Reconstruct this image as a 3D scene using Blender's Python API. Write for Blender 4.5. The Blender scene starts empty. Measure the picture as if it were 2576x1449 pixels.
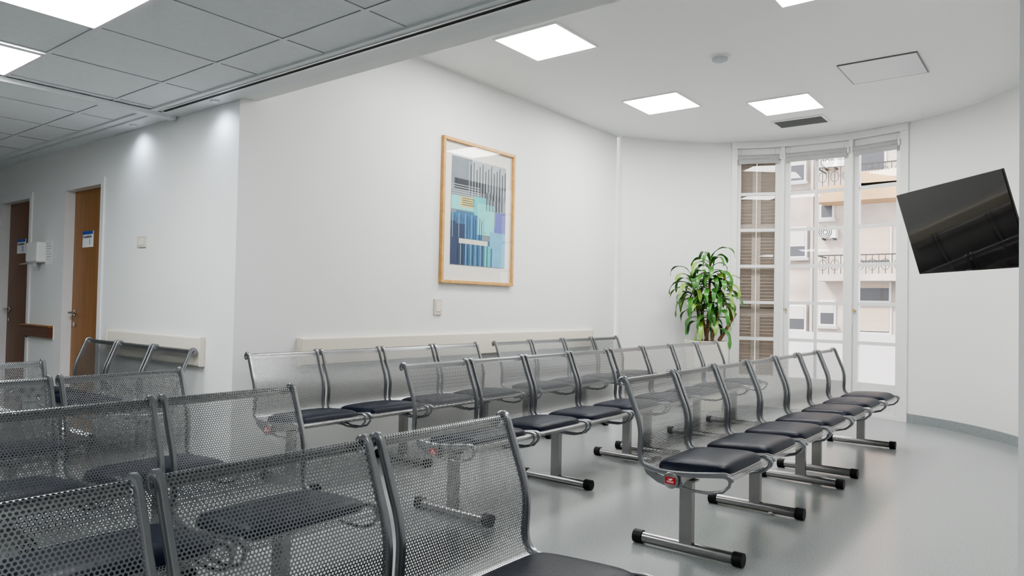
import bpy, math, random
import numpy as np
from mathutils import Vector, Matrix
random.seed(7)
sc=bpy.context.scene
COL=sc.collection
try: sc.view_settings.look='AgX - Medium High Contrast'
except Exception: pass
# ---------------------------------------------------------------- camera
PSI,TH,RO,FPX,H=.6612,.0228,.0198,1796.0,1.1247
s_,c_=math.sin(PSI),math.cos(PSI);ct,st=math.cos(TH),math.sin(TH)
Fv=np.array([-s_*ct,c_*ct,st]);R0=np.array([c_,s_,0.]);U0=np.cross(R0,Fv)
Rv=math.cos(RO)*R0+math.sin(RO)*U0;Uv=math.cos(RO)*U0-math.sin(RO)*R0
cam=bpy.data.cameras.new('camera');cam.sensor_width=36;cam.lens=FPX/2576*36;cam.clip_start=.02;cam.clip_end=300
camo=bpy.data.objects.new('camera',cam);COL.objects.link(camo)
M=Matrix.Identity(4)
for i in range(3):
    M[i][0]=Rv[i];M[i][1]=Uv[i];M[i][2]=-Fv[i]
M[0][3]=0;M[1][3]=0;M[2][3]=H
camo.matrix_world=M
sc.camera=camo
# survey helpers: sight line of a photo point met with a known real plane / the bay's cylinder
C0=np.array([0,0,H])
def ray(px,py): return Fv+Rv*(px-1288)/FPX+Uv*(724.5-py)/FPX
def onz(px,py,z): d=ray(px,py);return C0+d*(z-H)/d[2]
def onX(px,py,X): d=ray(px,py);return C0+d*X/d[0]
def onY(px,py,Y): d=ray(px,py);return C0+d*Y/d[1]
XW,YW,ZC,ZB,ZG=-4.10,2.453,3.08,2.392,2.39
CX,CY,RR=-2.114,6.354,2.087
YE_=7.19
def onC(px,py):
    d=ray(px,py);a=d[0]**2+d[1]**2;b=-2*(d[0]*CX+d[1]*CY);c=CX*CX+CY*CY-RR*RR
    t=(-b+math.sqrt(b*b-4*a*c))/(2*a);return C0+d*t
# ---------------------------------------------------------------- materials
def nt(name):
    m=bpy.data.materials.new(name);m.use_nodes=True
    n=m.node_tree;return m,n,n.nodes,n.links,n.nodes['Principled BSDF']
def mat(name,col,rough=.5,metal=0.,var=.06,scale=8.,bump=0.,bscale=200.,spec=None,coat=0.,stretch=None):
    m,n,N,L,B=nt(name)
    tc=N.new('ShaderNodeTexCoord');mp=N.new('ShaderNodeMapping');L.new(tc.outputs['Object'],mp.inputs[0])
    if stretch: mp.inputs['Scale'].default_value=stretch
    no=N.new('ShaderNodeTexNoise');no.inputs['Scale'].default_value=scale;no.inputs['Detail'].default_value=3
    L.new(mp.outputs[0],no.inputs['Vector'])
    cr=N.new('ShaderNodeValToRGB')
    cr.color_ramp.elements[0].position=.3;cr.color_ramp.elements[1].position=.7
    cr.color_ramp.elements[0].color=tuple(max(0,c*(1-var)) for c in col)+(1,)
    cr.color_ramp.elements[1].color=tuple(min(1,c*(1+var)) for c in col)+(1,)
    L.new(no.outputs['Fac'],cr.inputs[0]);L.new(cr.outputs[0],B.inputs['Base Color'])
    B.inputs['Roughness'].default_value=rough;B.inputs['Metallic'].default_value=metal
    if spec is not None:B.inputs['Specular IOR Level'].default_value=spec
    if coat:B.inputs['Coat Weight'].default_value=coat;B.inputs['Coat Roughness'].default_value=.03
    if bump:
        n2=N.new('ShaderNodeTexNoise');n2.inputs['Scale'].default_value=bscale;n2.inputs['Detail'].default_value=2
        L.new(mp.outputs[0],n2.inputs['Vector'])
        bp=N.new('ShaderNodeBump');bp.inputs['Strength'].default_value=bump;bp.inputs['Distance'].default_value=.01
        L.new(n2.outputs['Fac'],bp.inputs['Height']);L.new(bp.outputs[0],B.inputs['Normal'])
    return m
def emis(name,col,strength):
    m,n,N,L,B=nt(name)
    B.inputs['Base Color'].default_value=(.9,.9,.9,1)
    B.inputs['Emission Color'].default_value=tuple(col)+(1,);B.inputs['Emission Strength'].default_value=strength
    return m
def perforated():
    m,n,N,L,B=nt('perforated_steel')
    B.inputs['Base Color'].default_value=(.27,.275,.28,1);B.inputs['Metallic'].default_value=.88;B.inputs['Roughness'].default_value=.30
    uv=N.new('ShaderNodeUVMap')
    pitch=.0088
    vm=N.new('ShaderNodeVectorMath');vm.operation='MULTIPLY';vm.inputs[1].default_value=(1/pitch,1/(pitch*math.sqrt(3)),0)
    L.new(uv.outputs[0],vm.inputs[0])
    ds=[]
    for off in (0,.5):
        a=N.new('ShaderNodeVectorMath');a.operation='ADD';a.inputs[1].default_value=(off,off,0);L.new(vm.outputs[0],a.inputs[0])
        f=N.new('ShaderNodeVectorMath');f.operation='FRACTION';L.new(a.outputs[0],f.inputs[0])
        s=N.new('ShaderNodeVectorMath');s.operation='SUBTRACT';s.inputs[1].default_value=(.5,.5,0);L.new(f.outputs[0],s.inputs[0])
        k=N.new('ShaderNodeVectorMath');k.operation='MULTIPLY';k.inputs[1].default_value=(1,math.sqrt(3),0);L.new(s.outputs[0],k.inputs[0])
        l=N.new('ShaderNodeVectorMath');l.operation='LENGTH';L.new(k.outputs[0],l.inputs[0]);ds.append(l)
    mi=N.new('ShaderNodeMath');mi.operation='MINIMUM';L.new(ds[0].outputs['Value'],mi.inputs[0]);L.new(ds[1].outputs['Value'],mi.inputs[1])
    gt=N.new('ShaderNodeMath');gt.operation='GREATER_THAN';gt.inputs[1].default_value=.335;L.new(mi.outputs[0],gt.inputs[0])
    sp=N.new('ShaderNodeSeparateXYZ');L.new(uv.outputs[0],sp.inputs[0])
    lt=N.new('ShaderNodeMath');lt.operation='LESS_THAN';lt.inputs[1].default_value=.022;L.new(sp.outputs[1],lt.inputs[0])
    mx=N.new('ShaderNodeMath');mx.operation='MAXIMUM';L.new(gt.outputs[0],mx.inputs[0]);L.new(lt.outputs[0],mx.inputs[1])
    L.new(mx.outputs[0],B.inputs['Alpha'])
    return m
MT={}
MT['wall']=mat('white_wall_paint',(.80,.805,.79),.5,var=.012,scale=1.5)
MT['ceil']=mat('white_ceiling_paint',(.85,.855,.85),.7,var=.01,scale=1.)
MT['tile']=mat('mineral_ceiling_tile',(.78,.795,.80),.8,var=.02,scale=30)
MT['tbar']=mat('ceiling_grid_paint',(.76,.775,.78),.5,var=.01)
MT['grid_shadow']=mat('ceiling_grid_painted_shadow',(.28,.29,.30),.7)  # shade beside the ceiling grid bars, put in as a darker colour
MT['slot']=mat('black_slot',(.02,.02,.02),.7)
MT['trimw']=mat('white_gloss_trim',(.80,.80,.79),.3,var=.015)
MT['cream']=mat('cream_bumper_vinyl',(.75,.705,.60),.4,var=.01)
MT['beige']=mat('beige_switch_plastic',(.62,.59,.50),.4,var=.01)
MT['wood']=mat('brown_door_veneer',(.29,.135,.04),.35,var=.15,scale=3,stretch=(6,6,.6))
MT['wood2']=mat('dark_brown_door_veneer',(.17,.068,.025),.3,var=.15,scale=3,stretch=(6,6,.6))
MT['darkwood']=mat('dark_wood_rail',(.13,.05,.028),.3,var=.2,scale=4,stretch=(.5,6,6))
MT['oak']=mat('oak_frame_wood',(.60,.34,.11),.4,var=.15,scale=5,stretch=(4,4,4))
MT['steel']=mat('grey_painted_steel',(.29,.295,.305),.25,metal=.85,var=.04,scale=20)
MT['tube']=mat('brushed_steel_tube',(.34,.335,.33),.25,metal=.9,var=.05,scale=20)
MT['perf']=perforated()
MT['navy']=mat('navy_leather',(.0035,.006,.017),.40,var=.2,scale=25,bump=.10,bscale=60,spec=.17)
MT['rubber']=mat('black_rubber',(.006,.006,.007),.5,spec=.3)
MT['red']=mat('red_badge_enamel',(.42,.02,.025),.35)
MT['white']=mat('white_plastic',(.82,.82,.80),.35,var=.01)
MT['paper']=mat('white_paper',(.86,.86,.86),.7,var=.02)
MT['blue']=mat('blue_sign_print',(.02,.08,.42),.4)
MT['ink']=mat('dark_ink',(.02,.02,.03),.6)
MT['grey']=mat('grey_sign_print',(.45,.47,.5),.5)
MT['tv']=mat('black_tv_screen',(.004,.0035,.0035),.04,var=.05,spec=.62)
MT['tvb']=mat('black_tv_bezel',(.012,.012,.012),.3)
MT['blind']=mat('grey_blind_fabric',(.42,.42,.42),.7)
MT['brass']=mat('brass',(.55,.38,.13),.3,metal=.9)
MT['chrome']=mat('chrome',(.6,.6,.6),.18,metal=1.)
MT['cove']=mat('grey_vinyl_cove',(.25,.275,.28),.45,var=.10,scale=60)
MT['alu']=mat('aluminium_edge',(.7,.7,.7),.35,metal=.5)
MT['vent']=mat('grey_vent_slats',(.16,.165,.17),.5)
MT['shut']=mat('weathered_shutter_wood',(.46,.40,.345),.7,var=.10,scale=5,stretch=(1,1,8))
MT['plas']=mat('stained_pink_plaster',(.54,.44,.385),.9,var=.28,scale=.9)
MT['plas2']=mat('pale_beige_plaster',(.58,.50,.44),.9,var=.20,scale=1.2)
MT['parap']=mat('pale_parapet_paint',(.52,.49,.475),.9,var=.08,scale=1.2)
MT['orange']=mat('ochre_balcony_plaster',(.55,.36,.20),.85,var=.15,scale=1.5)
MT['roll']=mat('cream_roller_shutter',(.58,.46,.36),.7,var=.05,stretch=(1,1,14),scale=2)
MT['rollw']=mat('white_roller_shutter',(.64,.59,.55),.7,var=.05,stretch=(1,1,14),scale=2)
MT['dark']=mat('dark_window_glass',(.08,.08,.09),.25)
MT['iron']=mat('dark_railing_iron',(.05,.048,.045),.6)
MT['leaf']=mat('glossy_dracaena_leaf',(.05,.17,.028),.28,var=.5,scale=12)
MT['leafy']=mat('yellow_green_leaf_edge',(.20,.34,.06),.32,var=.3,scale=14)
MT['cane']=mat('brown_cane_bark',(.22,.13,.065),.8,var=.25,scale=30,bump=.3,bscale=60)
MT['soil']=mat('dark_potting_soil',(.05,.035,.025),.95,var=.3,scale=60,bump=.5,bscale=80)
MT['planter']=mat('ivory_planter_glaze',(.80,.78,.68),.35,var=.01)
MT['paint_mat']=mat('art_mat_board',(.80,.78,.72),.8,var=.01)
MT['led']=emis('led_panel_light',(1,.99,.97),42)
MT['ledh']=emis('hall_led_panel_light',(.96,.985,1),34)
MT['off']=mat('unlit_access_panel',(.66,.675,.69),.4,var=.005)
MT['asph']=mat('street_asphalt',(.12,.12,.12),.9)
def floor_mat():
    m,n,N,L,B=nt('speckled_grey_vinyl')
    tc=N.new('ShaderNodeTexCoord')
    a=N.new('ShaderNodeTexNoise');a.inputs['Scale'].default_value=150;a.inputs['Detail'].default_value=2;L.new(tc.outputs['Object'],a.inputs['Vector'])
    r=N.new('ShaderNodeValToRGB');r.color_ramp.elements[0].position=.34;r.color_ramp.elements[0].color=(.245,.258,.262,1)
    r.color_ramp.elements[1].position=.64;r.color_ramp.elements[1].color=(.345,.358,.36,1);L.new(a.outputs['Fac'],r.inputs[0])
    L.new(r.outputs[0],B.inputs['Base Color'])
    B.inputs['Roughness'].default_value=.20;B.inputs['Specular IOR Level'].default_value=.55
    return m
MT['floor']=floor_mat()
def glass_mat(name):
    m,n,N,L,B=nt(name)
    out=N['Material Output'];tr=N.new('ShaderNodeBsdfTransparent');g=N.new('ShaderNodeBsdfGlossy');g.inputs['Roughness'].default_value=0
    lw=N.new('ShaderNodeLayerWeight');lw.inputs['Blend'].default_value=.5
    pw=N.new('ShaderNodeMath');pw.operation='POWER';pw.inputs[1].default_value=5;L.new(lw.outputs['Facing'],pw.inputs[0])
    ml=N.new('ShaderNodeMath');ml.operation='MULTIPLY_ADD';ml.inputs[1].default_value=.94;ml.inputs[2].default_value=.045;L.new(pw.outputs[0],ml.inputs[0])
    mx=N.new('ShaderNodeMixShader');L.new(ml.outputs[0],mx.inputs[0]);L.new(tr.outputs[0],mx.inputs[1]);L.new(g.outputs[0],mx.inputs[2]);L.new(mx.outputs[0],out.inputs[0])
    return m
MT['glass']=glass_mat('window_glass');MT['pglass']=glass_mat('picture_glass')
# ---------------------------------------------------------------- mesh builder
class MB:
    def __init__(s): s.v=[];s.f=[];s.mi=[];s.cur=0
    def add(s,vs,fs):
        o=len(s.v);s.v+= [tuple(map(float,v)) for v in vs];s.f+=[tuple(o+i for i in f) for f in fs];s.mi+=[s.cur]*len(fs);return s
    def box(s,x0,x1,y0,y1,z0,z1):
        v=[(x,y,z) for x in(x0,x1) for y in(y0,y1) for z in(z0,z1)]
        return s.add(v,[(0,1,3,2),(4,6,7,5),(0,4,5,1),(2,3,7,6),(0,2,6,4),(1,5,7,3)])
    def quad(s,x0,x1,y,z0,z1): return s.add([(x0,y,z0),(x1,y,z0),(x1,y,z1),(x0,y,z1)],[(0,1,2,3)])
    def obox(s,p,q,w,h,up=(0,0,1)):
        p=Vector(p);q=Vector(q);d=(q-p).normalized();u=Vector(up);a=d.cross(u)
        if a.length<1e-4:a=d.cross(Vector((1,0,0)))
        a.normalize();b=a.cross(d)
        v=[e+a*(i*w/2)+b*(j*h/2) for e in(p,q) for i,j in((-1,-1),(1,-1),(1,1),(-1,1))]
        return s.add(v,[(0,1,2,3),(7,6,5,4),(0,4,5,1),(1,5,6,2),(2,6,7,3),(3,7,4,0)])
    def tube(s,path,r,n=10,cap=True):
        path=[Vector(p) for p in path];rings=[];ref=None
        for i,p in enumerate(path):
            d=(path[min(i+1,len(path)-1)]-path[max(i-1,0)]).normalized()
            if ref is None:
                ref=Vector((0,0,1)) if abs(d.z)<.9 else Vector((1,0,0))
            a=(ref-d*ref.dot(d)).normalized();ref=a;b=d.cross(a)
            ri=r[i] if isinstance(r,(list,tuple)) else r
            rings.append([p+a*math.cos(t*2*math.pi/n)*ri+b*math.sin(t*2*math.pi/n)*ri for t in range(n)])
        v=[x for R_ in rings for x in R_];f=[]
        for i in range(len(path)-1):
            for j in range(n):
                f.append((i*n+j,i*n+(j+1)%n,(i+1)*n+(j+1)%n,(i+1)*n+j))
        if cap:f+=[tuple(reversed(range(n))),tuple(range((len(path)-1)*n,len(path)*n))]
        return s.add(v,f)
    def sweep(s,prof,yc,wy,wt):     # rectangular bar following an (x,z) profile
        P=[Vector((p[0],0,p[1])) for p in prof];v=[];f=[]
        for i,p in enumerate(P):
            d=(P[min(i+1,len(P)-1)]-P[max(i-1,0)]).normalized();nn=Vector((-d.z,0,d.x))
            for a,b in((-1,-.55),(-.55,-1),(.55,-1),(1,-.55),(1,.55),(.55,1),(-.55,1),(-1,.55)):
                q=p+nn*(b*wt/2);v.append((q.x,yc+a*wy/2,q.z))
        for i in range(len(P)-1):
            for j in range(8):f.append((i*8+j,i*8+(j+1)%8,(i+1)*8+(j+1)%8,(i+1)*8+j))
        f+=[tuple(reversed(range(8))),tuple(range((len(P)-1)*8,len(P)*8))]
        return s.add(v,f)
    def prism(s,poly,y0,y1):        # (x,z) polygon extruded along y
        n=len(poly);v=[(x,y0,z) for x,z in poly]+[(x,y1,z) for x,z in poly]
        return s.add(v,[tuple(range(n)),tuple(reversed(range(n,2*n)))]+[(i,n+i,n+(i+1)%n,(i+1)%n) for i in range(n)])
    def build(s,name,m,parent=None,smooth=False,bevel=0,auto=True):
        me=bpy.data.meshes.new(name);me.from_pydata(s.v,[],s.f)
        ms=m if isinstance(m,list) else [m]
        for x in ms:me.materials.append(x)
        if len(ms)>1:
            for p,i in zip(me.polygons,s.mi):p.material_index=i
        import bmesh
        bm=bmesh.new();bm.from_mesh(me);bmesh.ops.recalc_face_normals(bm,faces=bm.faces)
        if bevel:
            bmesh.ops.bevel(bm,geom=[e for e in bm.edges if e.calc_face_angle(0)>.6],offset=bevel,segments=2,profile=.5,affect='EDGES')
        bm.to_mesh(me);bm.free()
        if smooth:
            me.polygons.foreach_set('use_smooth',[True]*len(me.polygons))
            try: me.set_sharp_from_angle(angle=math.radians(50))
            except Exception: pass
        me.update()
        o=bpy.data.objects.new(name,me);COL.objects.link(o)
        if parent:o.parent=parent
        return o
def tag(o,label=None,cat=None,group=None,kind=None):
    if label:o['label']=label
    if cat:o['category']=cat
    if group:o['group']=group
    if kind:o['kind']=kind
    return o
def empty(name,loc=(0,0,0),rz=0):
    o=bpy.data.objects.new(name,None);o.empty_display_size=.1;COL.objects.link(o);o.location=loc;o.rotation_euler=(0,0,rz);return o
def text(name,s,size,m,parent,loc,align='CENTER'):
    cu=bpy.data.curves.new(name,'FONT');cu.body=s;cu.size=size;cu.align_x=align;cu.align_y='CENTER';cu.extrude=.0003
    t=bpy.data.objects.new(name,cu);COL.objects.link(t);bpy.context.view_layer.update()
    me=bpy.data.meshes.new_from_object(t.evaluated_get(bpy.context.evaluated_depsgraph_get()))
    bpy.data.objects.remove(t);me.materials.clear();me.materials.append(m)
    o=bpy.data.objects.new(name,me);COL.objects.link(o);o.parent=parent;o.location=loc;o.rotation_euler=(math.pi/2,0,0);return o
def catmull(P,k=5):
    out=[]
    for i in range(len(P)-1):
        a=P[max(i-1,0)];b=P[i];c=P[i+1];d=P[min(i+2,len(P)-1)]
        for j in range(k):
            t=j/k;out.append(tuple(.5*((2*b[q])+(-a[q]+c[q])*t+(2*a[q]-5*b[q]+4*c[q]-d[q])*t*t+(-a[q]+3*b[q]-3*c[q]+d[q])*t**3) for q in range(len(b))))
    out.append(tuple(P[-1]));return out
S=dict(kind='structure')
# ---------------------------------------------------------------- room shell
def poly_slab(name,z0,z1,m,with_hall=False):
    mb=MB();N_=48
    pts=[(XW-.2,YW+(0 if with_hall else .001)),(CX+RR+.2,YW+(0 if with_hall else .001)),(CX+RR+.2,CY)]+[(CX+(RR+.1)*math.cos(t*math.pi/N_),CY+(RR+.1)*math.sin(t*math.pi/N_)) for t in range(N_+1)]+[(XW-.2,CY)]
    n=len(pts)
    mb.add([(x,y,z0) for x,y in pts]+[(x,y,z1) for x,y in pts],[tuple(range(n)),tuple(reversed(range(n,2*n)))]+[(i,(i+1)%n,n+(i+1)%n,n+i) for i in range(n)])
    if with_hall: mb.box(-11,3,-3.2,YW,z0,z1)
    return tag(mb.build(name,m),**S)
poly_slab('floor',-.12,0,MT['floor'],True)
poly_slab('ceiling',ZC,ZC+.1,MT['ceil'])
# picture wall
tag(MB().box(XW-.15,XW,YW+.15,YE_,0,ZC).build('wall_left',MT['wall']),**S)
def arc(name,a0,a1,r0,r1,z0,z1,m,n=40):
    mb=MB();v=[];f=[]
    for i in range(n+1):
        a=a0+(a1-a0)*i/n
        for r,z in((r0,z0),(r1,z0),(r1,z1),(r0,z1)):v.append((CX+r*math.sin(a),CY+r*math.cos(a),z))
    for i in range(n):
        for j in range(4):f.append((i*4+j,i*4+(j+1)%4,(i+1)*4+(j+1)%4,(i+1)*4+j))
    f+=[(0,1,2,3),tuple(range(n*4,n*4+4))]
    return tag(mb.add(v,f).build(name,m,smooth=True),**S)
def ang(px,py=620):
    p=onC(px,py);return math.atan2(p[0]-CX,p[1]-CY)
aS=-math.acos((YE_-CY)/RR)
aW0,aW1=ang(1838),ang(2286)
ZH=onC(2060,350)[2]
arc('wall_bay_left',aS,aW0,RR,RR+.15,0,ZC,MT['wall'])
arc('wall_bay_right',aW1,math.pi/2,RR,RR+.15,0,ZC,MT['wall'])
arc('wall_over_window',aW0,aW1,RR,RR+.15,ZH,ZC,MT['wall'])
arc('baseboard_bay_right',aW1,math.pi/2,RR-.014,RR,0,.09,MT['cove'])
arc('baseboard_bay_left',aS,aW0,RR-.014,RR,0,.09,MT['cove'])
tag(MB().box(CX+RR,CX+RR+.15,YW+.3,CY,0,ZC).build('wall_right',MT['wall']),**S)
XP=onY(2563,700,YW)[0]
tag(MB().box(XP,1.2,YW,YW+.3,0,ZC).build('wall_pier',MT['wall']),**S)
tag(MB().box(1.2,3.15,YW,YW+.3,0,ZG+.1).build('wall_front_right',MT['wall']),**S)
tag(MB().box(3,3.15,-3.2,YW,0,ZG+.1).build('wall_hall_right',MT['wall']),**S)
tag(MB().box(-11,3.15,-3.35,-3.2,0,ZG+.1).build('wall_back',MT['wall']),**S)
tag(MB().box(-11.15,-11,-3.35,YW+.15,0,ZG+.1).build('wall_hall_end',MT['wall']),**S)
YB2=onz(636,241,ZB)[1]
tag(MB().box(XW-.0,XP,YW,max(YB2,YW+.12),ZB,ZC).build('trim_1',MT['wall']),**S)   # dropped beam over the opening
# ---- left wall with two door openings
d1a=onY(256,600,YW)[0];d1b=onY(163,600,YW)[0]
d2a=onY(77,600,YW)[0];d2b=d2a-(d1a-d1b)-.05
ZD=onY(252,458,YW)[2]
mb=MB()
mb.box(d1a,XW,YW,YW+.15,0,ZG+.1);mb.box(XW-.15,XW,YW,YW+.15,ZG+.1,ZC);mb.box(d1b,d1a,YW,YW+.15,ZD,ZG+.1);mb.box(d2a,d1b,YW,YW+.15,0,ZG+.1)
mb.box(d2b,d2a,YW,YW+.15,ZD,ZG+.1);mb.box(-11,d2b,YW,YW+.15,0,ZG+.1)
tag(mb.build('wall_doors',MT['wall']),**S)
tag(MB().box(-8.6,-4.5,YW+.15,YW+.25,0,ZG+.1).build('wall_behind_doors',MT['wall']),**S)
def door(n,xa,xb,m):
    r=empty('door_%d'%n,((xa+xb)/2,YW,0));tag(r,**S)
    w=abs(xa-xb)/2;e=.02
    MB().box(-w+e,w-e,.065,.105,.005,ZD-e).build('door_leaf',m,r)
    f=MB()
    for s in(-1,1):
        f.box(min(s*w,s*(w-e)),max(s*w,s*(w-e)),-.012,.15,0,ZD)
        f.box(min(s*(w+.035),s*w),max(s*(w+.035),s*w),-.012,.0,0,ZD+.035)
    f.box(-w+e,w-e,-.012,.15,ZD-e,ZD);f.box(-w,w,-.012,0,ZD,ZD+.035)
    f.build('door_frame',MT['trimw'],r)
    h=MB();hx=-w+.09;h.tube([(hx,.065,.98),(hx,.015,.98)],.011);h.tube([(hx,.015,.98),(hx+.06,.01,.98),(hx+.12,.015,.978)],.009)
    h.tube([(hx,.064,.98),(hx,.058,.98)],.026,16);h.tube([(hx,.064,.88),(hx,.058,.88)],.02,16)
    h.build('door_handle',MT['chrome'],r,smooth=True)
    return r
door(1,d1a,d1b,MT['wood']);door(2,d2a,d2b,MT['wood2'])
def sign(px0,py0,px1,py1,num,label):
    a=onY(px0,py0,YW+.065);b=onY(px1,py1,YW+.065);cx=(a[0]+b[0])/2;cz=(a[2]+b[2])/2
    w=abs(b[0]-a[0])/2;h=abs(a[2]-b[2])/2
    r=empty('door_sign',(cx,YW+.064,cz-h));tag(r,label,'sign','numbered signs on the wooden doors')
    MB().box(-w,w,-.006,0,0,2*h).build('sign_plate',MT['paper'],r)
    MB().box(-w,w,-.008,-.006,2*h*.80,2*h).build('colour_band',MT['blue'],r)
    text('sign_text','Consultorio',w*.36,MT['ink'],r,(-w*.05,-.0085,2*h*.66))
    text('sign_number',num,h*.95,MT['blue'],r,(w*.45,-.0085,2*h*.30))
sign(211,583,235,621,'1','small white sign with blue band and number 1 on wooden door')
sign(46,603,65,637,'2','small white sign with blue band and number 2 on leftmost door')
# ---- hall ceiling : tiles and grid
tag(MB().box(-11,3,-3.2,YW,ZG,ZG+.1).build('ceiling_hall',MT['tile']),**S)
g=MB();GY=2.02
xs=[-3.01-.6*i for i in range(-10,14)];ys=[GY-.6*i for i in range(0,9)]
for x in xs:
    if -11<x<3:g.box(x-.010,x+.010,-3.2,GY+.23,ZG-.004,ZG+.001)
for y in ys:g.box(-11,3,y-.010,y+.010,ZG-.0045,ZG+.001)
tag(g.build('trim_2',MT['tbar']),**S)
g=MB()
for x in xs:
    if -11<x<3:g.box(x+.0105,x+.0135,-3.2,GY+.23,ZG-.002,ZG+.0012)
for y in ys:g.box(-11,3,y-.0135,y-.0105,ZG-.002,ZG+.0012)
tag(g.build('trim_shadow_lines',MT['grid_shadow']),**S)  # thin shadow lines painted as dark strips along one side of each bar
ts=MB();ts.box(-11,3,YW-.20,YW-.155,ZG-.012,ZG+.001);ts.box(-11,3,YW-.125,YW-.001,ZG-.012,ZG+.001);tag(ts.build('trim_4',MT['tbar']),**S)
tag(MB().box(-4.94,-4.86,-3.2,YW-.02,ZG-.035,ZG-.007).build('trim_5',MT['tbar']),**S)
v=empty('slot_diffuser',(-2.6,YW-.14,ZG-.013));tag(v,'long narrow black linear air slot along the tiled ceiling edge','air vent')
MB().box(-2.2,2.4,-.012,.012,-.001,.01).build('slot',MT['slot'],v)
fm=MB()
for y in(-.019,.019):fm.box(-2.2,2.4,y-.006,y+.006,-.004,.008)
fm.build('slot_frame',MT['alu'],v)
def panel(x0,x1,y0,y1,z,m,label,lit=True,gr='square ceiling light panels',name='ceiling_light_panel',cat='ceiling light'):
    r=empty(name,((x0+x1)/2,(y0+y1)/2,z));a=(x1-x0)/2;b=(y1-y0)/2;tag(r,label,cat,gr)
    f=MB();e=.014 if lit else .009
    f.box(-a,a,-b,-b+e,-.010,0);f.box(-a,a,b-e,b,-.010,0);f.box(-a,-a+e,-b+e,b-e,-.010,0);f.box(a-e,a,-b+e,b-e,-.010,0)
    f.build('panel_frame',MT['trimw'] if lit else MT['vent'],r)
    MB().box(-a+e,a-e,-b+e,b-e,-.010 if not lit else -.007,-.001).build('diffuser' if lit else 'cover',m,r)
PS=.565
def cpanel(px,py,m,label,lit=True,**k):
    p=onz(px,py,ZC);panel(p[0],p[0]+PS,p[1]-PS,p[1],ZC,m,label,lit,**k)
cpanel(1352,152,MT['led'],'bright square light panel in the white ceiling, nearest the picture wall and closest to the tiled ceiling')
cpanel(1632,287,MT['led'],'bright square light panel in the white ceiling, left one of the pair near the air vent')
cpanel(1927,290,MT['led'],'bright square light panel in the white ceiling directly beside the grey air vent')
cpanel(1965,18,MT['led'],'bright square light panel cut off by the top edge of the photo')
p=onz(2147,210,ZC)
panel(p[0],p[0]+PS*1.0,p[1]-PS*1.0,p[1],ZC,MT['off'],'unlit square white panel set in the ceiling above the television',False,gr=None,name='ceiling_access_panel',cat='ceiling panel')
panel(-3.60,-3.02,.83,1.41,ZG-.007,MT['ledh'],'bright light panel in the grey tiled ceiling at the top left, the larger-looking one')
panel(-4.80,-4.22,.83,1.41,ZG-.007,MT['ledh'],'bright light panel in the tiled ceiling cut by the left edge')
for X,Y in((-1.2,-1.0),(-6.0,-.4),(.6,.2)):
    panel(X-.0,X+.58,Y-.29,Y+.29,ZG-.007,MT['ledh'],'bright light panel in the tiled ceiling further back in the hall',gr='hall light panels beyond the view')
# vent
p=onz(1967,320,ZC);q=onz(2087,307,ZC);q2=onz(1952,305,ZC)
w=q[0]-p[0];dd=max(.12,p[1]-q2[1])
r=empty('air_vent',(p[0]+w/2,p[1]-dd/2,ZC));tag(r,'rectangular grey slatted air vent in the white ceiling near the window','air vent')
MB().box(-w/2,w/2,-dd/2,dd/2,-.004,0).build('backing',MT['slot'],r)
f=MB();e=.022
f.box(-w/2-e,w/2+e,-dd/2-e,-dd/2,-.012,0);f.box(-w/2-e,w/2+e,dd/2,dd/2+e,-.012,0);f.box(-w/2-e,-w/2,-dd/2,dd/2,-.012,0);f.box(w/2,w/2+e,-dd/2,dd/2,-.012,0)
f.build('vent_frame',MT['trimw'],r)
sl=MB()
for i in range(7):
    y=-dd/2+dd*(i+.5)/7;sl.obox((-w/2,y,-.008),(w/2,y,-.008),.012,.003,(0,.5,1))
sl.build('slats',MT['vent'],r)
p=onz(1811,143,ZC)
r=empty('smoke_detector',(p[0],p[1],ZC));tag(r,'round white smoke detector on the white ceiling between the light panels','smoke detector')
MB().tube([(0,0,0),(0,0,-.012)],.085,32).build('base_ring',MT['white'],r,smooth=True)
MB().tube([(0,0,-.012),(0,0,-.03),(0,0,-.036)],[.062,.058,.045],32).build('sensor_cap',MT['grey'],r,smooth=True)
# wall washers
for i,(px,py,lab) in enumerate([(362,300,'small recessed downlight washing the wall above the cream bumper'),(568,243,'small recessed downlight close to the outer wall corner')]):
    p=onY(px,py,YW);x=p[0]
    r=empty('downlight',(x,YW-.07,ZG-.013));tag(r,lab,'downlight','recessed downlights along the wall')
    MB().tube([(0,0,.0),(0,0,-.006)],.03,20).build('trim_ring',MT['alu'],r,smooth=True)
    MB().tube([(0,0,-.006),(0,0,-.008)],.02,20).build('lens',MT['white'],r,smooth=True)
    l=bpy.data.lights.new('spot','SPOT');l.energy=6;l.spot_size=math.radians(140);l.spot_blend=1;l.shadow_soft_size=.05;l.color=(.72,.84,1)
    lo=bpy.data.objects.new('downlight_lamp',l);COL.objects.link(lo);lo.location=(x,YW-.13,ZG-.08);lo.rotation_euler=(math.radians(25),0,0)
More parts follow.
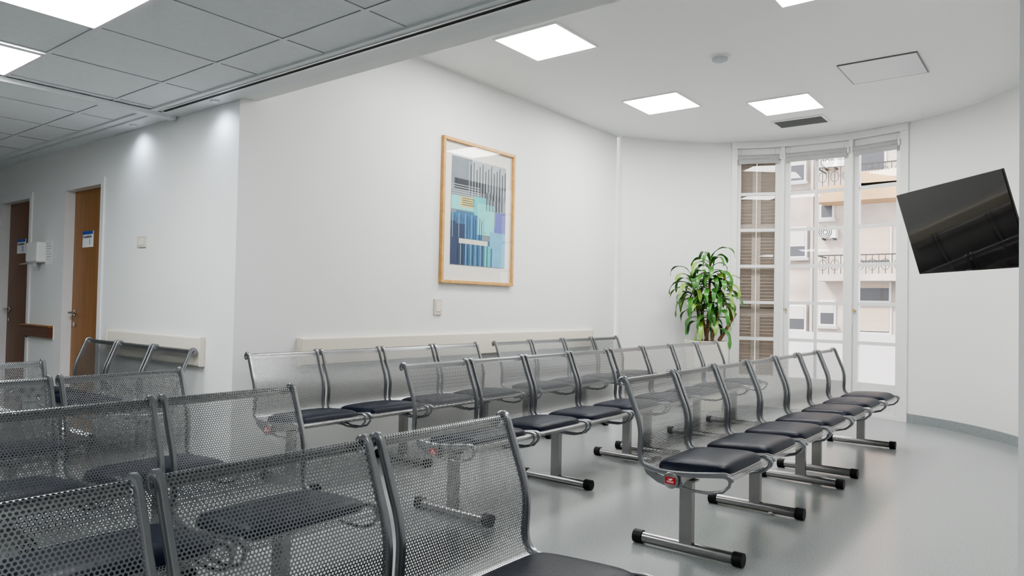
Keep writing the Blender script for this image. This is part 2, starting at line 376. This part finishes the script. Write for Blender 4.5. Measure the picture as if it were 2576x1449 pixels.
# ---------------------------------------------------------------- window bay
zt_=onC(2045,388)[2];zb_=onC(2200,965)[2]
def P2(a,r=RR):return Vector((CX+r*math.sin(a),CY+r*math.cos(a),0))
edges=[(ang(1850),ang(1962),1),(ang(1972),ang(2134),2),(ang(2144),ang(2265),1)]
def leaf(n,a0,a1,cols):
    p0=P2(a0,RR+.05);p1=P2(a1,RR+.05);d=p1-p0;L_=d.length;rz=math.atan2(d.y,d.x)
    r=empty('window_%d'%n,(p0.x,p0.y,0),rz);tag(r,**S)
    st_=.062;f=MB();top=ZH-.055
    f.box(0,st_,-.025,.025,.02,top);f.box(L_-st_,L_,-.025,.025,.02,top)
    f.box(st_,L_-st_,-.025,.025,zt_,top);f.box(st_,L_-st_,-.025,.025,.02,zb_)
    f.build('window_frame',MT['trimw'],r,bevel=.004)
    MB().box(st_+.05,L_-st_-.05,-.032,-.024,.09,zb_-.07).build('bottom_panel',MT['trimw'],r,bevel=.004)
    m=MB()
    for i in range(1,6):
        z=zb_+(zt_-zb_)*i/6;m.box(st_,L_-st_,-.016,.016,z-.018,z+.018)
    for i in range(1,cols):
        x=st_+(L_-2*st_)*i/cols;m.box(x-.015,x+.015,-.017,.017,zb_,zt_)
    m.build('muntins',MT['trimw'],r)
    MB().quad(st_,L_-st_,0,zb_,zt_).build('glass_pane',MT['glass'],r)
    return r,L_
leaves=[leaf(i+1,*e) for i,e in enumerate(edges)]
for k_ in(1,2):
    h=MB();h.tube([(.03,-.025,1.13),(.03,-.06,1.13)],[.010,.016],12);h.build('window_knob',MT['brass'],leaves[k_][0],smooth=True)
# posts, head and casing
arc('trim_6',aW0,ang(1852),RR-.02,RR+.15,0,ZH,MT['trimw'],4)
arc('trim_7',ang(1962),ang(1972),RR-.01,RR+.13,0,ZH,MT['trimw'],3)
arc('trim_8',ang(2134),ang(2144),RR-.01,RR+.13,0,ZH,MT['trimw'],3)
arc('trim_9',ang(2265),aW1,RR-.02,RR+.15,0,ZH,MT['trimw'],4)
arc('trim_10',aW0,aW1,RR-.03,RR+.13,ZH-.055,ZH+.02,MT['trimw'],30)
arc('trim_11',aW0,aW1,RR-.01,RR+.15,0,.02,MT['trimw'],30)
for (lf,L_),lab,cord in zip(leaves,['rolled grey roller blind above the louvred shutter leaf','rolled grey roller blind above the wide middle window leaf','rolled grey roller blind above the window leaf nearest the television'],(0,1,1)):
    r=empty('roller_blind',tuple(lf.location),lf.rotation_euler.z);tag(r,lab,'blind','rolled up window blinds')
    MB().tube([(.02,-.06,zt_-.0),(L_-.02,-.06,zt_-.0)],.030,18).build('fabric_roll',MT['blind'],r,smooth=True)
    MB().box(.03,L_-.03,-.075,-.066,zt_-.075,zt_-.02).build('blind_hem',MT['blind'],r)
    MB().box(.005,.02,-.095,-.026,zt_-.035,zt_+.035).build('bracket',MT['white'],r);MB().box(L_-.02,L_-.005,-.095,-.026,zt_-.035,zt_+.035).build('bracket',MT['white'],r)
    if cord:
        z1=zt_-1.9;b=MB();b.tube([(.012,-.085,zt_),(.012,-.09,1.4),(.02,-.10,z1),(.03,-.10,z1-.02),(.036,-.095,z1+.05),(.024,-.085,zt_)],.0022,6);b.build('pull_cord',MT['white'],r)
# folding wooden shutter outside leaf 1
lf,L_=leaves[0]
nrm=Vector((math.sin(edges[0][0]),math.cos(edges[0][0]),0))
r=empty('louvred_shutter',tuple(Vector(lf.location)+nrm*.10),lf.rotation_euler.z);tag(r,'weathered brown wooden louvred shutter closed outside the left window leaf','shutter')
half=L_/2
for k in(0,1):
    x0=k*half+.004;x1=(k+1)*half-.004;f=MB();f.box(x0,x0+.045,-.02,.02,.05,zt_+.1);f.box(x1-.045,x1,-.02,.02,.05,zt_+.1)
    for z in(.05,1.05,2.05,zt_+.02):f.box(x0+.045,x1-.045,-.02,.02,z,z+.08)
    pnl=f.build('shutter_panel',MT['shut'],r)
    s2=MB();z=.14
    while z<zt_+.02:
        s2.obox((x0+.045,0,z),(x1-.045,0,z),.060,.007,(0,.95,1));z+=.040
    s2.build('louvre_slats',MT['shut'],pnl)
# ---------------------------------------------------------------- outside
YF=21.
def fr(px0,py0,px1,py1,Y=YF):
    a=onY(px0,py0,Y);b=onY(px1,py1,Y);return a[0],b[0],min(a[2],b[2]),max(a[2],b[2])
bl=empty('apartment_building',(-5,YF,-6));tag(bl,'pinkish stained apartment building with balconies seen through the windows','building')
def bpart(name,m,x0,x1,y0,y1,z0,z1,par=bl):
    ox,oy,oz=5,-YF,6
    return MB().box(x0+ox,x1+ox,y0+oy,y1+oy,z0+oz,z1+oz).build(name,m,par)
bpart('wall',MT['plas'],-16,4,YF,YF+.3,-6,13)
x0,_,_,_=fr(2052,500,2060,510);
bpart('side_wall',MT['plas2'],x0-.0,4,YF-.15,YF,-6,13)
def bwin(px0,py0,px1,py1,frac,m,Y=YF,sill=True):
    a,b,z0,z1=fr(px0,py0,px1,py1)
    w_=bpart('window',MT['trimw'],a-.05,b+.05,Y-.22,Y-.0,z0-.05,z1+.05)
    bpart('window_glass',MT['dark'],a,b,Y-.24,Y-.2,z0,z0+(z1-z0)*(1-frac),w_).parent=w_
    if frac>0: bpart('roller_shutter',m,a,b,Y-.25,Y-.2,z0+(z1-z0)*(1-frac),z1,w_)
    if sill: bpart('window_sill',MT['parap'],a-.12,b+.12,Y-.34,Y-.2,z0-.13,z0-.05,w_)
bwin(1990,402,2028,455,.35,MT['rollw']);bwin(1988,578,2030,645,.65,MT['rollw']);bwin(1986,770,2028,828,.55,MT['rollw'])
bwin(2166,385,2228,428,.0,MT['roll'],sill=False);bwin(2166,572,2241,660,.95,MT['roll'],sill=False);bwin(2166,712,2240,757,.3,MT['roll']);bwin(2166,772,2241,836,.97,MT['roll'])
bwin(2072,520,2098,548,.0,MT['roll']);bwin(2070,760,2102,815,.5,MT['rollw'])
for py0 in(468,660):
    a,_,z0,z1=fr(1985,py0,2050,py0+8);bpart('string_course',MT['plas2'],-16,x0,YF-.06,YF,z0,z1)
a,b,_,_=fr(2046,400,2052,410);bpart('drain_pipe',MT['parap'],a,b,YF-.22,YF-.12,-6,13)
for py_s,py_e,m in((470,497,MT['orange']),(690,706,MT['plas2'])):
    a,_,z0,z1=fr(2054,py_s,2245,py_e,YF-1)
    bpart('balcony_slab',m,a,1.5,YF-1.0,YF,z0,z1)
    rl=MB()
    zt2=z1+.48;
    x=a
    while x<1.5:
        rl.box(x+5-.008,x+5+.008,-.99,-.975,z1+6,zt2+6);x+=.15
    rl.box(a+5,6.5,-1.0,-.97,zt2+6,zt2+6.03);rl.box(a+5,a+5.03,-1,0,zt2+6,zt2+6.03)
    for j in range(20):
        xx=a+.3*j+.15
        if xx<1.4:
            c=[(xx+5+.10*math.cos(t*math.pi/6),-.985,z1+6.24+.14*math.sin(t*math.pi/6)) for t in range(13)];rl.tube(c,.008,5,False)
    rl.build('balcony_railing',MT['iron'],bl)
a,_,z0,z1=fr(2160,432,2245,462,YF-1.02);bpart('balcony_parapet',MT['orange'],a,1.5,YF-1.0,YF-.9,z0,z1)
for px0,py0,px1,py1,lab in((2068,392,2106,419,'white air conditioner on the building outside, upper one'),(2062,570,2102,598,'white air conditioner on the building outside, lower one')):
    a,b,z0,z1=fr(px0,py0,px1,py1,YF-.45);w=b-a;hh=z1-z0
    r=empty('air_conditioner',((a+b)/2,YF-.45,z0));tag(r,lab,'air conditioner','air conditioners on the building outside')
    MB().box(-w/2,w/2,0,.28,0,hh).build('casing',MT['white'],r,bevel=.01)
    c=MB();
    for rad in(.06,.11,.16):c.tube([(-.06+rad*math.cos(t*math.pi/12),-.01,hh/2+rad*math.sin(t*math.pi/12)) for t in range(25)],.010,5,False)
    c.build('fan_grille',MT['iron'],r)
    MB().box(-w/2+.05,-w/2+.09,0,.298,-.04,0).build('wall_bracket',MT['iron'],r);MB().box(w/2-.09,w/2-.05,0,.298,-.04,0).build('wall_bracket',MT['iron'],r)
a,b,z0,z1=fr(1985,833,2245,960,13.)
tag(MB().box(-9,2,13,13.15,-6,z1).build('wall_outside_parapet',MT['parap']),**S)
tag(MB().box(-30,15,8.9,40,-6.2,-6).build('ground_street',MT['asph']),**S)
# ---------------------------------------------------------------- wall things
def wallbox(name,mt_,parent,*b,bev=.004): return MB().box(*b).build(name,mt_,parent,bevel=bev)
# bumpers
a=onY(515,850,YW);b=onY(281,828,YW);zt2=(a[2]+b[2])/2;zb2=onY(515,922,YW)[2]
r=empty('wall_bumper',((a[0]+b[0])/2,YW,zb2));tag(r,'short cream wall bumper behind the three-seat bench','wall bumper');w=(a[0]-b[0])/2
wallbox('bumper_rail',MT['cream'],r,-w,w,-.035,0,0,zt2-zb2,bev=.010)
wallbox('end_cap',MT['cream'],r,w,w+.012,-.037,0,-.002,zt2-zb2+.002);wallbox('end_cap',MT['cream'],r,-w-.012,-w,-.037,0,-.002,zt2-zb2+.002)
a=onX(750,850,XW);b=onX(1485,833,XW)
r=empty('wall_bumper',(XW,(a[1]+b[1])/2,zb2),math.pi/2);tag(r,'long cream wall bumper below the framed picture','wall bumper');w=(b[1]-a[1])/2
wallbox('bumper_rail',MT['cream'],r,-w,w,-.035,0,0,zt2-zb2,bev=.010)
wallbox('end_cap',MT['cream'],r,-w-.012,-w,-.037,0,-.002,zt2-zb2+.002);wallbox('end_cap',MT['cream'],r,w,w+.012,-.037,0,-.002,zt2-zb2+.002)
a=onY(62,813,YW);b=onY(141,820,YW);c=onY(141,857,YW)
r=empty('handrail',((a[0]+b[0])/2,YW,c[2]));tag(r,'dark brown wooden wall rail between the two wooden doors','handrail');w=(b[0]-a[0])/2-.03;hh=b[2]-c[2]
wallbox('rail_board',MT['darkwood'],r,-w,w,-.05,-.012,.02,hh-.015);wallbox('wall_strip',MT['cream'],r,-w,w,-.012,0,0,hh);wallbox('rail_lip',MT['wood'],r,-w,w,-.055,-.012,hh-.015,hh,bev=.003)
# switches
def switch(fn,pl,x0,y0,x1,y1,label,rz):
    a=fn(x0,y0,pl);b=fn(x1,y1,pl);w=max(abs(b[0]-a[0]),abs(b[1]-a[1]))/2;hh=abs(a[2]-b[2])
    r=empty('light_switch',((a[0]+b[0])/2,(a[1]+b[1])/2,min(a[2],b[2])),rz);tag(r,label,'switch')
    wallbox('plate',MT['beige'],r,-w,w,-.012,0,0,hh,bev=.002);wallbox('rocker',MT['cream'],r,-w*.6,w*.6,-.016,-.011,hh*.2,hh*.8,bev=.002)
switch(onY,YW,349,595,368,622,'small square cream switch plate beside the wooden door marked 1',0)
switch(onX,XW,1091,752,1109,792,'tall cream wall plate below the framed picture',math.pi/2)
# dispenser and notice
a=onY(90,612,YW);b=onY(117,660,YW);w=(b[0]-a[0])/2;hh=a[2]-b[2]
r=empty('soap_dispenser',((a[0]+b[0])/2,YW,b[2]));tag(r,'white wall mounted hand sanitizer dispenser between the two doors','dispenser')
wallbox('body',MT['white'],r,-w,w,-.08,.003,0,hh,bev=.015)
MB().tube([(0,-.04,0),(0,-.04,-.04)],.022,14).build('nozzle',MT['grey'],r,smooth=True)
f=MB();f.tube([(-w*.8,-.06,.0),(-w*.8,-.13,-.02),(w*.8,-.13,-.02),(w*.8,-.06,.0)],.005,8);f.build('push_lever',MT['chrome'],r)
a=onY(112,607,YW);b=onY(131,664,YW);w=(b[0]-a[0])/2;hh=a[2]-b[2]
r=empty('paper_notice',((a[0]+b[0])/2,YW,b[2]));tag(r,'white printed paper notice on the wall beside the dispenser','notice')
wallbox('sheet',MT['paper'],r,-w,w,-.003,0,0,hh,bev=0)
f=MB()
for i in range(7):f.box(-w*.75,w*(.75 if i%3 else .3),-.0035,-.003,hh*(.86-i*.11),hh*(.86-i*.11)+hh*.03)
f.build('printed_lines',MT['grey'],r)
# ---- picture
a=onX(1117,343,XW+.03);b=onX(1297,387,XW+.03);c=onX(1110,714,XW+.03);d=onX(1290,718,XW+.03)
zt1=(a[2]+b[2])/2;zb1=(c[2]+d[2])/2;W=(b[1]-a[1]);Hh=zt1-zb1
r=empty('framed_picture',(XW,(a[1]+b[1])/2,zb1),math.pi/2);tag(r,'large framed abstract print in teal, blue and grey on the white wall','picture')
w=W/2;e=.028
f=MB();f.box(-w,w,-.035,0,0,e);f.box(-w,w,-.035,0,Hh-e,Hh);f.box(-w,-w+e,-.035,0,e,Hh-e);f.box(w-e,w,-.035,0,e,Hh-e);f.build('frame',MT['oak'],r,bevel=.003)
MB().box(-w+e,w-e,-.010,-.004,e,Hh-e).build('mat_board',MT['paint_mat'],r)
MB().quad(-w+e,w-e,-.026,e,Hh-e).build('glazing',MT['pglass'],r)
cols=dict(k=('black',(.03,.035,.045)),g=('slate',(.20,.23,.26)),lg=('light_grey',(.42,.46,.48)),t=('teal',(.10,.50,.50)),tt=('turquoise',(.20,.62,.60)),b=('blue',(.03,.14,.28)),db=('deep_navy',(.015,.035,.10)),sk=('sky_blue',(.16,.42,.60)),y=('ochre',(.55,.50,.20)),cr=('cream',(.66,.63,.52)),pu=('violet',(.12,.14,.42)))
ks=list(cols);mats=[mat('print_ink_'+cols[n][0],cols[n][1],.6,var=.08,scale=10) for n in ks]
A0,A1=-w+e+.095,w-e-.085;B0,B1=e+.135,Hh-e-.115
art=MB();lay=[0]
def AR(k,u0,u1,v0,v1):
    art.cur=ks.index(k);lay[0]+=1;y=-.012-lay[0]*.00006
    x0=A0+(A1-A0)*u0;x1=A0+(A1-A0)*u1;z1=B1-(B1-B0)*v0;z0=B1-(B1-B0)*v1
    art.add([(x0,y,z0),(x1,y,z0),(x1,y,z1),(x0,y,z1)],[(0,1,2,3)])
AR('g',0,1,0,1);AR('g',0,.42,.0,.18);AR('g',.0,.35,.16,.36);AR('lg',.35,1,0,.2);AR('k',.05,.6,.20,.30)
for i in range(26):
    u=.30+i*.027;AR('k' if i%2 else 'lg',u,u+.013,.02+.03*(i%3),.30+.05*(i%4))
for i in range(5):AR('lg',0,.5,.255+i*.022,.262+i*.022)
AR('b',0,.55,.52,1);AR('db',0,.25,.60,1);AR('sk',.70,1,.55,1);AR('b',.55,.75,.75,1);AR('pu',.75,1,.46,.66);AR('g',.55,.8,.35,.6)
AR('tt',0,.42,.36,.49);AR('y',.15,.42,.36,.46);AR('t',.38,.62,.34,.52);AR('tt',.46,.78,.40,.70);AR('b',.08,.40,.50,.62);AR('sk',.70,.98,.66,.82);AR('cr',.14,.66,.755,.80);AR('t',.6,.72,.80,1)
for i in range(16):
    u=.02+i*.037;AR('sk' if i%3==0 else ('k' if i%3==1 else 'db'),u,u+.009,.52+.02*(i%3),.75)
for i in range(14):
    u=.12+i*.044;AR('sk' if i%2 else 'k',u,u+.012,.80,1)
for i in range(4):AR('k',.18,.40,.375+i*.02,.379+i*.02)
for i in range(10):AR('lg' if i%2 else 'k',.62+i*.03,.628+i*.03,.28,.46)
art.build('printed_artwork',mats,r)
# ---- television
tvo=[(2250,492),(2525,423),(2592,671),(2317,690)]
TW,THh=1.0,.575
def tvax(t):
    ya,ti,rl=t[3:6];r_=np.array([math.cos(ya),math.sin(ya),0]);n=np.array([math.sin(ya)*math.cos(ti),-math.cos(ya)*math.cos(ti),-math.sin(ti)])
    u_=-np.cross(r_,n);return math.cos(rl)*r_+math.sin(rl)*u_,math.cos(rl)*u_-math.sin(rl)*r_,n
def tvr(t):
    r2,u2,n=tvax(t);c=np.array(t[:3]);o=[]
    for (sx,sy),(a,b) in zip(((-1,1),(1,1),(1,-1),(-1,-1)),tvo):
        d=c+r2*sx*TW/2+u2*sy*THh/2-C0;z=d@Fv;o+=[1288+FPX*(d@Rv)/z-a,724.5-FPX*(d@Uv)/z-b]
    return np.array(o+[t[5]*60])
t=np.array([-.646,5.5,1.738,-.87,.23,0.]);lam=1e-2;rr_=tvr(t)
for it in range(150):
    J=np.array([(tvr(t+np.eye(6)[i]*1e-5)-rr_)/1e-5 for i in range(6)]).T;A=J.T@J
    y=t-np.linalg.solve(A+lam*np.diag(np.diag(A)),J.T@rr_);ry=tvr(y)
    if ry@ry<rr_@rr_:t,rr_=y,ry;lam*=.4
    else:lam*=3
r2,u2,nn=tvax(t)
tv=empty('television');tag(tv,'flat black television tilted down on the curved right wall','television')
Mx=Matrix.Identity(4)
for i in range(3):Mx[i][0]=r2[i];Mx[i][1]=-nn[i];Mx[i][2]=u2[i];Mx[i][3]=t[i]
tv.matrix_world=Mx
MB().box(-TW/2,TW/2,0,.012,-THh/2,THh/2).build('casing',MT['tvb'],tv,bevel=.003)
MB().box(-TW/2+.006,TW/2-.006,-.002,-.0005,-THh/2+.012,THh/2-.006).build('screen',MT['tv'],tv)
MB().box(-.025,.025,-.003,-.001,-THh/2+.002,-THh/2+.008).build('badge',MT['chrome'],tv)
MB().box(-.32,.32,.012,.045,-.22,.12).build('rear_housing',MT['tvb'],tv,bevel=.01)
MB().box(-.03,.03,.045,.26,-.03,.03).build('mount_arm',MT['tvb'],tv)
# ---------------------------------------------------------------- benches
PT=.54;SX=lambda x:x if x<-.09 else -.09+(x+.09)*.84
prof=catmull([(SX(x),z) for x,z in [(-.258,.762),(-.267,.775),(-.262,.788),(-.248,.792),(-.236,.780),(-.222,.745),(-.196,.68),(-.170,.615),(-.158,.56),(-.158,.51),(-.160,.465),(-.152,.430),(-.128,.407),(-.09,.398),(0,.395),(.12,.402),(.24,.416),(.30,.421),(.326,.413),(.334,.398)]],4)
arcl=[0]
for i in range(1,len(prof)):arcl.append(arcl[-1]+math.dist(prof[i],prof[i-1]))
SW=PT-.024-.030
def shell_mesh():
    me=bpy.data.meshes.new('perforated_shell');v=[];f=[]
    ys=[-SW/2,SW/2]
    for i,p in enumerate(prof):
        for y in ys:v.append((p[0],y,p[1]))
    for i in range(len(prof)-1):f.append((i*2,i*2+1,i*2+3,i*2+2))
    me.from_pydata(v,[],f);ul=me.uv_layers.new(name='UVMap')
    for lp in me.loops:
        vi=lp.vertex_index;ul.data[lp.index].uv=(v[vi][1]+1,arcl[vi//2])
    me.materials.append(MT['perf']);me.polygons.foreach_set('use_smooth',[True]*len(me.polygons));return me
def cushion_mesh():
    W_,D_=PT-.070,.350;n=20;v=[];f=[]
    def sq(u,w_):
        k=(1-.13*(abs(u)**7)*(abs(w_)**7));return u*k,w_*k
    for lvl in(0,1):
        for i in range(n+1):
            for j in range(n+1):
                u=-1+2*i/n;w_=-1+2*j/n;u=math.copysign(abs(u)**.6,u);w_=math.copysign(abs(w_)**.6,w_)
                a,b=sq(u,w_)
                hgt=.038*(max(0,(1-abs(u)**9)*(1-abs(w_)**9))**.45) if lvl else 0
                puff=.014*(1-u*u)*(1-w_*w_) if lvl else 0
                x=.074+a*D_/2;base=.396+.055*(x+.1)*.95
                if x>.17: base-= (x-.17)**2*1.5
                v.append((x,b*W_/2,base+.004+hgt+puff))
    m_=(n+1)**2
    for i in range(n):
        for j in range(n):
            q=[i*(n+1)+j,(i+1)*(n+1)+j,(i+1)*(n+1)+j+1,i*(n+1)+j+1]
            f.append(tuple(reversed(q)));f.append(tuple(m_+k for k in q))
    mb=MB();mb.add(v,f);o=mb.build('seat_cushion',MT['navy'],None,smooth=True);me=o.data;bpy.data.objects.remove(o)
    me.polygons.foreach_set('use_smooth',[True]*len(me.polygons));return me
def frame_mesh():
    mb=MB();mb.sweep(prof,0,.018,.024)
    mb.prism([(-.150,.425),(-.125,.375),(-.07,.345),(-.02,.335),(.045,.335),(.05,.36),(.03,.395),(-.01,.395),(-.04,.375),(-.075,.38),(-.10,.40)],-.005,.005)
    mb.tube([(SX(x),0,z) for x,z in [(.03,.345),(.12,.334),(.22,.336),(.29,.352),(.322,.378),(.330,.402)]],.0065,8)
    o=mb.build('side_frame',MT['steel'],None,smooth=True,bevel=0);me=o.data;bpy.data.objects.remove(o);return me
ME=dict(shell=shell_mesh(),cush=cushion_mesh(),frame=frame_mesh())
def single(fn,name,m,smooth=True):
    mb=MB();fn(mb);o=mb.build(name,m,None,smooth=smooth);me=o.data;bpy.data.objects.remove(o);return me
ME['post']=single(lambda b:(b.box(-.03,.03,-.017,.017,.045,.34),b.tube([(-.222,0,.031),(.222,0,.031)],.0255,16),b.box(-.045,.045,-.03,.03,.334,.342)),'leg',MT['tube'])
ME['cap']=single(lambda b:b.tube([(-.018,0,0),(-.014,0,0),(.03,0,0)],[.024,.031,.031],18),'foot_cap',MT['rubber'])
ME['plate']=single(lambda b:b.tube([(0,0,0),(0,-.008,0),(0,-.010,0)],[.036,.036,.033],24),'end_plate',MT['tube'])
ME['badge']=single(lambda b:b.box(-.024,.024,-.0125,-.010,-.015,.015),'red_badge',MT['red'],False)
tmp=text('badge_text','FENIX',.0125,MT['white'],None,(0,0,0));ME['btext']=tmp.data;bpy.data.objects.remove(tmp)
ME['bird']=single(lambda b:b.prism([(-.012,.009),(-.004,.006),(.002,.010),(.013,.007),(.004,.002),(-.002,-.001)],-.0132,-.0125),'badge_emblem',MT['white'],False)
def part(name,me,parent,loc,rz=0,rot=None):
    o=bpy.data.objects.new(name,me);COL.objects.link(o);o.parent=parent;o.location=loc
    if rot:o.rotation_euler=rot
    return o
def bench(x,y,n,label,legs,rz=0):
    r=empty('waiting_bench',(x,y,0),rz);tag(r,label,'bench','perforated steel waiting benches')
    for i in range(n):
        yc=(i+.5)*PT
        part('perforated_shell',ME['shell'],r,(0,yc,0))
        part('side_frame',ME['frame'],r,(0,yc-SW/2-.0065,0));part('side_frame',ME['frame'],r,(0,yc+SW/2+.0065,0))
        part('seat_cushion',ME['cush'],r,(0,yc,0))
    MB().box(-.028,.028,.012,n*PT-.012,.342,.385).build('support_beam',MT['tube'],r,bevel=.005)
    for yl in legs:
        l=part('leg',ME['post'],r,(0,yl,0))
        part('foot_cap',ME['cap'],l,(.234,0,.031));part('foot_cap',ME['cap'],l,(-.234,0,.031),rot=(0,0,math.pi))
    e=part('end_plate',ME['plate'],r,(0,.012,.366))
    b=part('red_badge',ME['badge'],e,(0,0,0));b['label']='small red badge with white lettering'
    part('badge_text',ME['btext'],e,(0,-.0128,-.006),rot=(math.pi/2,0,0));part('badge_emblem',ME['bird'],e,(0,0,0))
    part('end_plate',ME['plate'],r,(0,n*PT-.012,.366),rot=(0,0,math.pi))
    return r
OF=.268
L4=[.17,1.10,1.97];L3=[.15,1.47]
bench(-1.64+OF,2.92,4,'four-seat steel bench at the right whose red end badge faces the viewer',[.18,1.09,1.95])
bench(-1.64+OF,5.10,3,'three-seat steel bench nearest the window doors and television',[.15,1.49])
bench(-2.82+OF,2.65,4,'four-seat steel bench in the middle row, the half nearer the viewer',[.16,1.12,2.04])
bench(-2.82+OF,4.84,4,'four-seat steel bench in the middle row ending beside the potted plant',[.17,1.1,1.97])
bench(-3.95+OF,2.43,4,'four-seat steel bench along the picture wall starting at the outer wall corner',[.17,1.09,1.97])
bench(-3.95+OF,4.80,4,'four-seat steel bench along the picture wall, the far one beside the long bumper end',L4)
bench(-1.36+OF,1.715-3*PT,3,'large foreground steel bench, closest to the viewer, cut off at the bottom edge',[.30,1.40])
bench(-2.39+OF,1.69-3*PT,3,'steel bench directly behind the closest foreground bench, cut by the left edge',[.30,1.40])
bench(-3.27+OF,1.70-3*PT,3,'third steel bench from the viewer at the left edge, in front of the wall bench',[.30,1.40])
bench(-4.10+OF,1.42-3*PT,3,'farthest steel bench at the left edge, only its backrest top showing',[.30,1.40])
bench(-4.43-3*PT,2.40-OF,3,'three-seat steel bench with its back to the wall beside the wooden door',L3,-math.pi/2)
# ---------------------------------------------------------------- planter and plant
px_,py_=-3.17,7.62
r=empty('planter',(px_,py_,0),math.radians(38));tag(r,'tall tapered ivory planter standing in the curved bay','planter')
PH=.765;a,b=.135,.20
mb=MB();v=[];
for hw,z in((a,0),(b,PH),(b-.018,PH),(b-.03,PH-.05)):
    v+=[(-hw,-hw,z),(hw,-hw,z),(hw,hw,z),(-hw,hw,z)]
f=[(3,2,1,0)]
for k in range(3):
    for j in range(4):f.append((k*4+j,k*4+(j+1)%4,(k+1)*4+(j+1)%4,(k+1)*4+j))
mb.add(v,f+[(12,13,14,15)]);mb.build('planter_body',MT['planter'],r,bevel=.004)
MB().box(-b+.031,b-.031,-b+.031,b-.031,PH-.06,PH-.03).build('soil',MT['soil'],r)
r=empty('potted_dracaena',(px_,py_,PH-.03));tag(r,'leafy green dracaena with long drooping leaves and a cut brown cane','plant')
mb=MB();canes=[((0,0),(.03,-.0),.90,.016),((-.08,.05),(-.15,-.06),.70,.015),((.07,-.03),(.13,.05),.62,.016),((-.03,.08),(-.07,-.03),.42,.014),((-.0,-.06),(.08,-.02),.38,.013)]
for (x0,y0),(x1,y1),h_,rd in canes:
    mb.tube([(x0,y0,0),((x0+x1)/2+.01,(y0+y1)/2,h_*.5),(x1,y1,h_)],[rd*1.2,rd,rd*.8],8)
mb.build('canes',MT['cane'],r,smooth=True)
rt=Rv[:2]/np.linalg.norm(Rv[:2])
MB().tube([(rt[0]*.12,rt[1]*.12,-.0),(rt[0]*.22,rt[1]*.22,.16),(rt[0]*.32,rt[1]*.32,.34)],[.022,.020,.019],10).build('cut_cane',MT['cane'],r,smooth=True)
def leafblade(mb,base,az,el,L_,wd,droop,tw):
    n=10;p=Vector(base);e=el;pts=[];
    for i in range(n+1):
        pts.append((p.copy(),e));d=Vector((math.cos(az)*math.cos(e),math.sin(az)*math.cos(e),math.sin(e)));p=p+d*(L_/n);e-=droop/n*(.7+1.0*i/n);e=max(e,-1.5)
    side=Vector((-math.sin(az),math.cos(az),0));v=[];f=[]
    for i,(q,e) in enumerate(pts):
        t_=i/n;w_=wd*(math.sin(math.pi*min(1,(t_*.94+.05)))**.7)
        up=Vector((-math.cos(az)*math.sin(e),-math.sin(az)*math.sin(e),math.cos(e)))
        s2=(side*math.cos(tw*t_)+up*math.sin(tw*t_));wv=.006*math.sin(t_*14+tw*9)
        v+=[q-s2*w_/2+up*(w_*.16+wv),q,q+s2*w_/2+up*(w_*.16-wv)]
    for i in range(n):
        f+=[(i*3,i*3+1,i*3+4,i*3+3),(i*3+1,i*3+2,i*3+5,i*3+4)]
    mb.add(v,f)
mb=MB();rnd=random.Random(11)
for ci,((x0,y0),(x1,y1),h_,rd) in enumerate(canes):
    nl=[30,23,23,16,15][ci]
    for k in range(nl):
        t_=k/nl;z=h_+.05-t_*(.28 if ci else .45);az=k*2.399+ci;el=1.05-1.0*t_+rnd.uniform(-.2,.2)
        mb.cur=1 if rnd.random()<.22 else 0
        leafblade(mb,(x1+.012*math.cos(az),y1+.012*math.sin(az),z),az,el,rnd.uniform(.26,.38),rnd.uniform(.052,.068),rnd.uniform(1.9,3.0),rnd.uniform(-.6,.6))
mb.build('leaves',[MT['leaf'],MT['leafy']],r,smooth=True)
# ---- paper scrap on the floor
p=onz(1940,1294,0)
mb=MB();rnd=random.Random(3);pts=[]
for i in range(6):
    a=i*math.pi/3;pts.append((.022*math.cos(a)*rnd.uniform(.6,1.3),.022*math.sin(a)*rnd.uniform(.6,1.3),rnd.uniform(0,.014)))
mb.add([(0,0,.02)]+pts,[(0,i+1,(i+1)%6+1) for i in range(6)])
o=mb.build('paper_scrap',MT['paper']);o.location=(p[0],p[1],0.001);tag(o,'tiny crumpled white paper scrap on the floor by a bench foot','litter')
# ---------------------------------------------------------------- light
w=bpy.data.worlds.new('world');sc.world=w;w.use_nodes=True
bg=w.node_tree.nodes['Background'];bg.inputs[0].default_value=(.90,.94,1,1);bg.inputs[1].default_value=3.6
sl_=bpy.data.lights.new('sun','SUN');sl_.energy=4.2;sl_.angle=math.radians(12);sl_.color=(1,.93,.84)
so=bpy.data.objects.new('sun',sl_);COL.objects.link(so);so.rotation_euler=Vector((.35,.75,-.62)).to_track_quat('-Z','Y').to_euler()
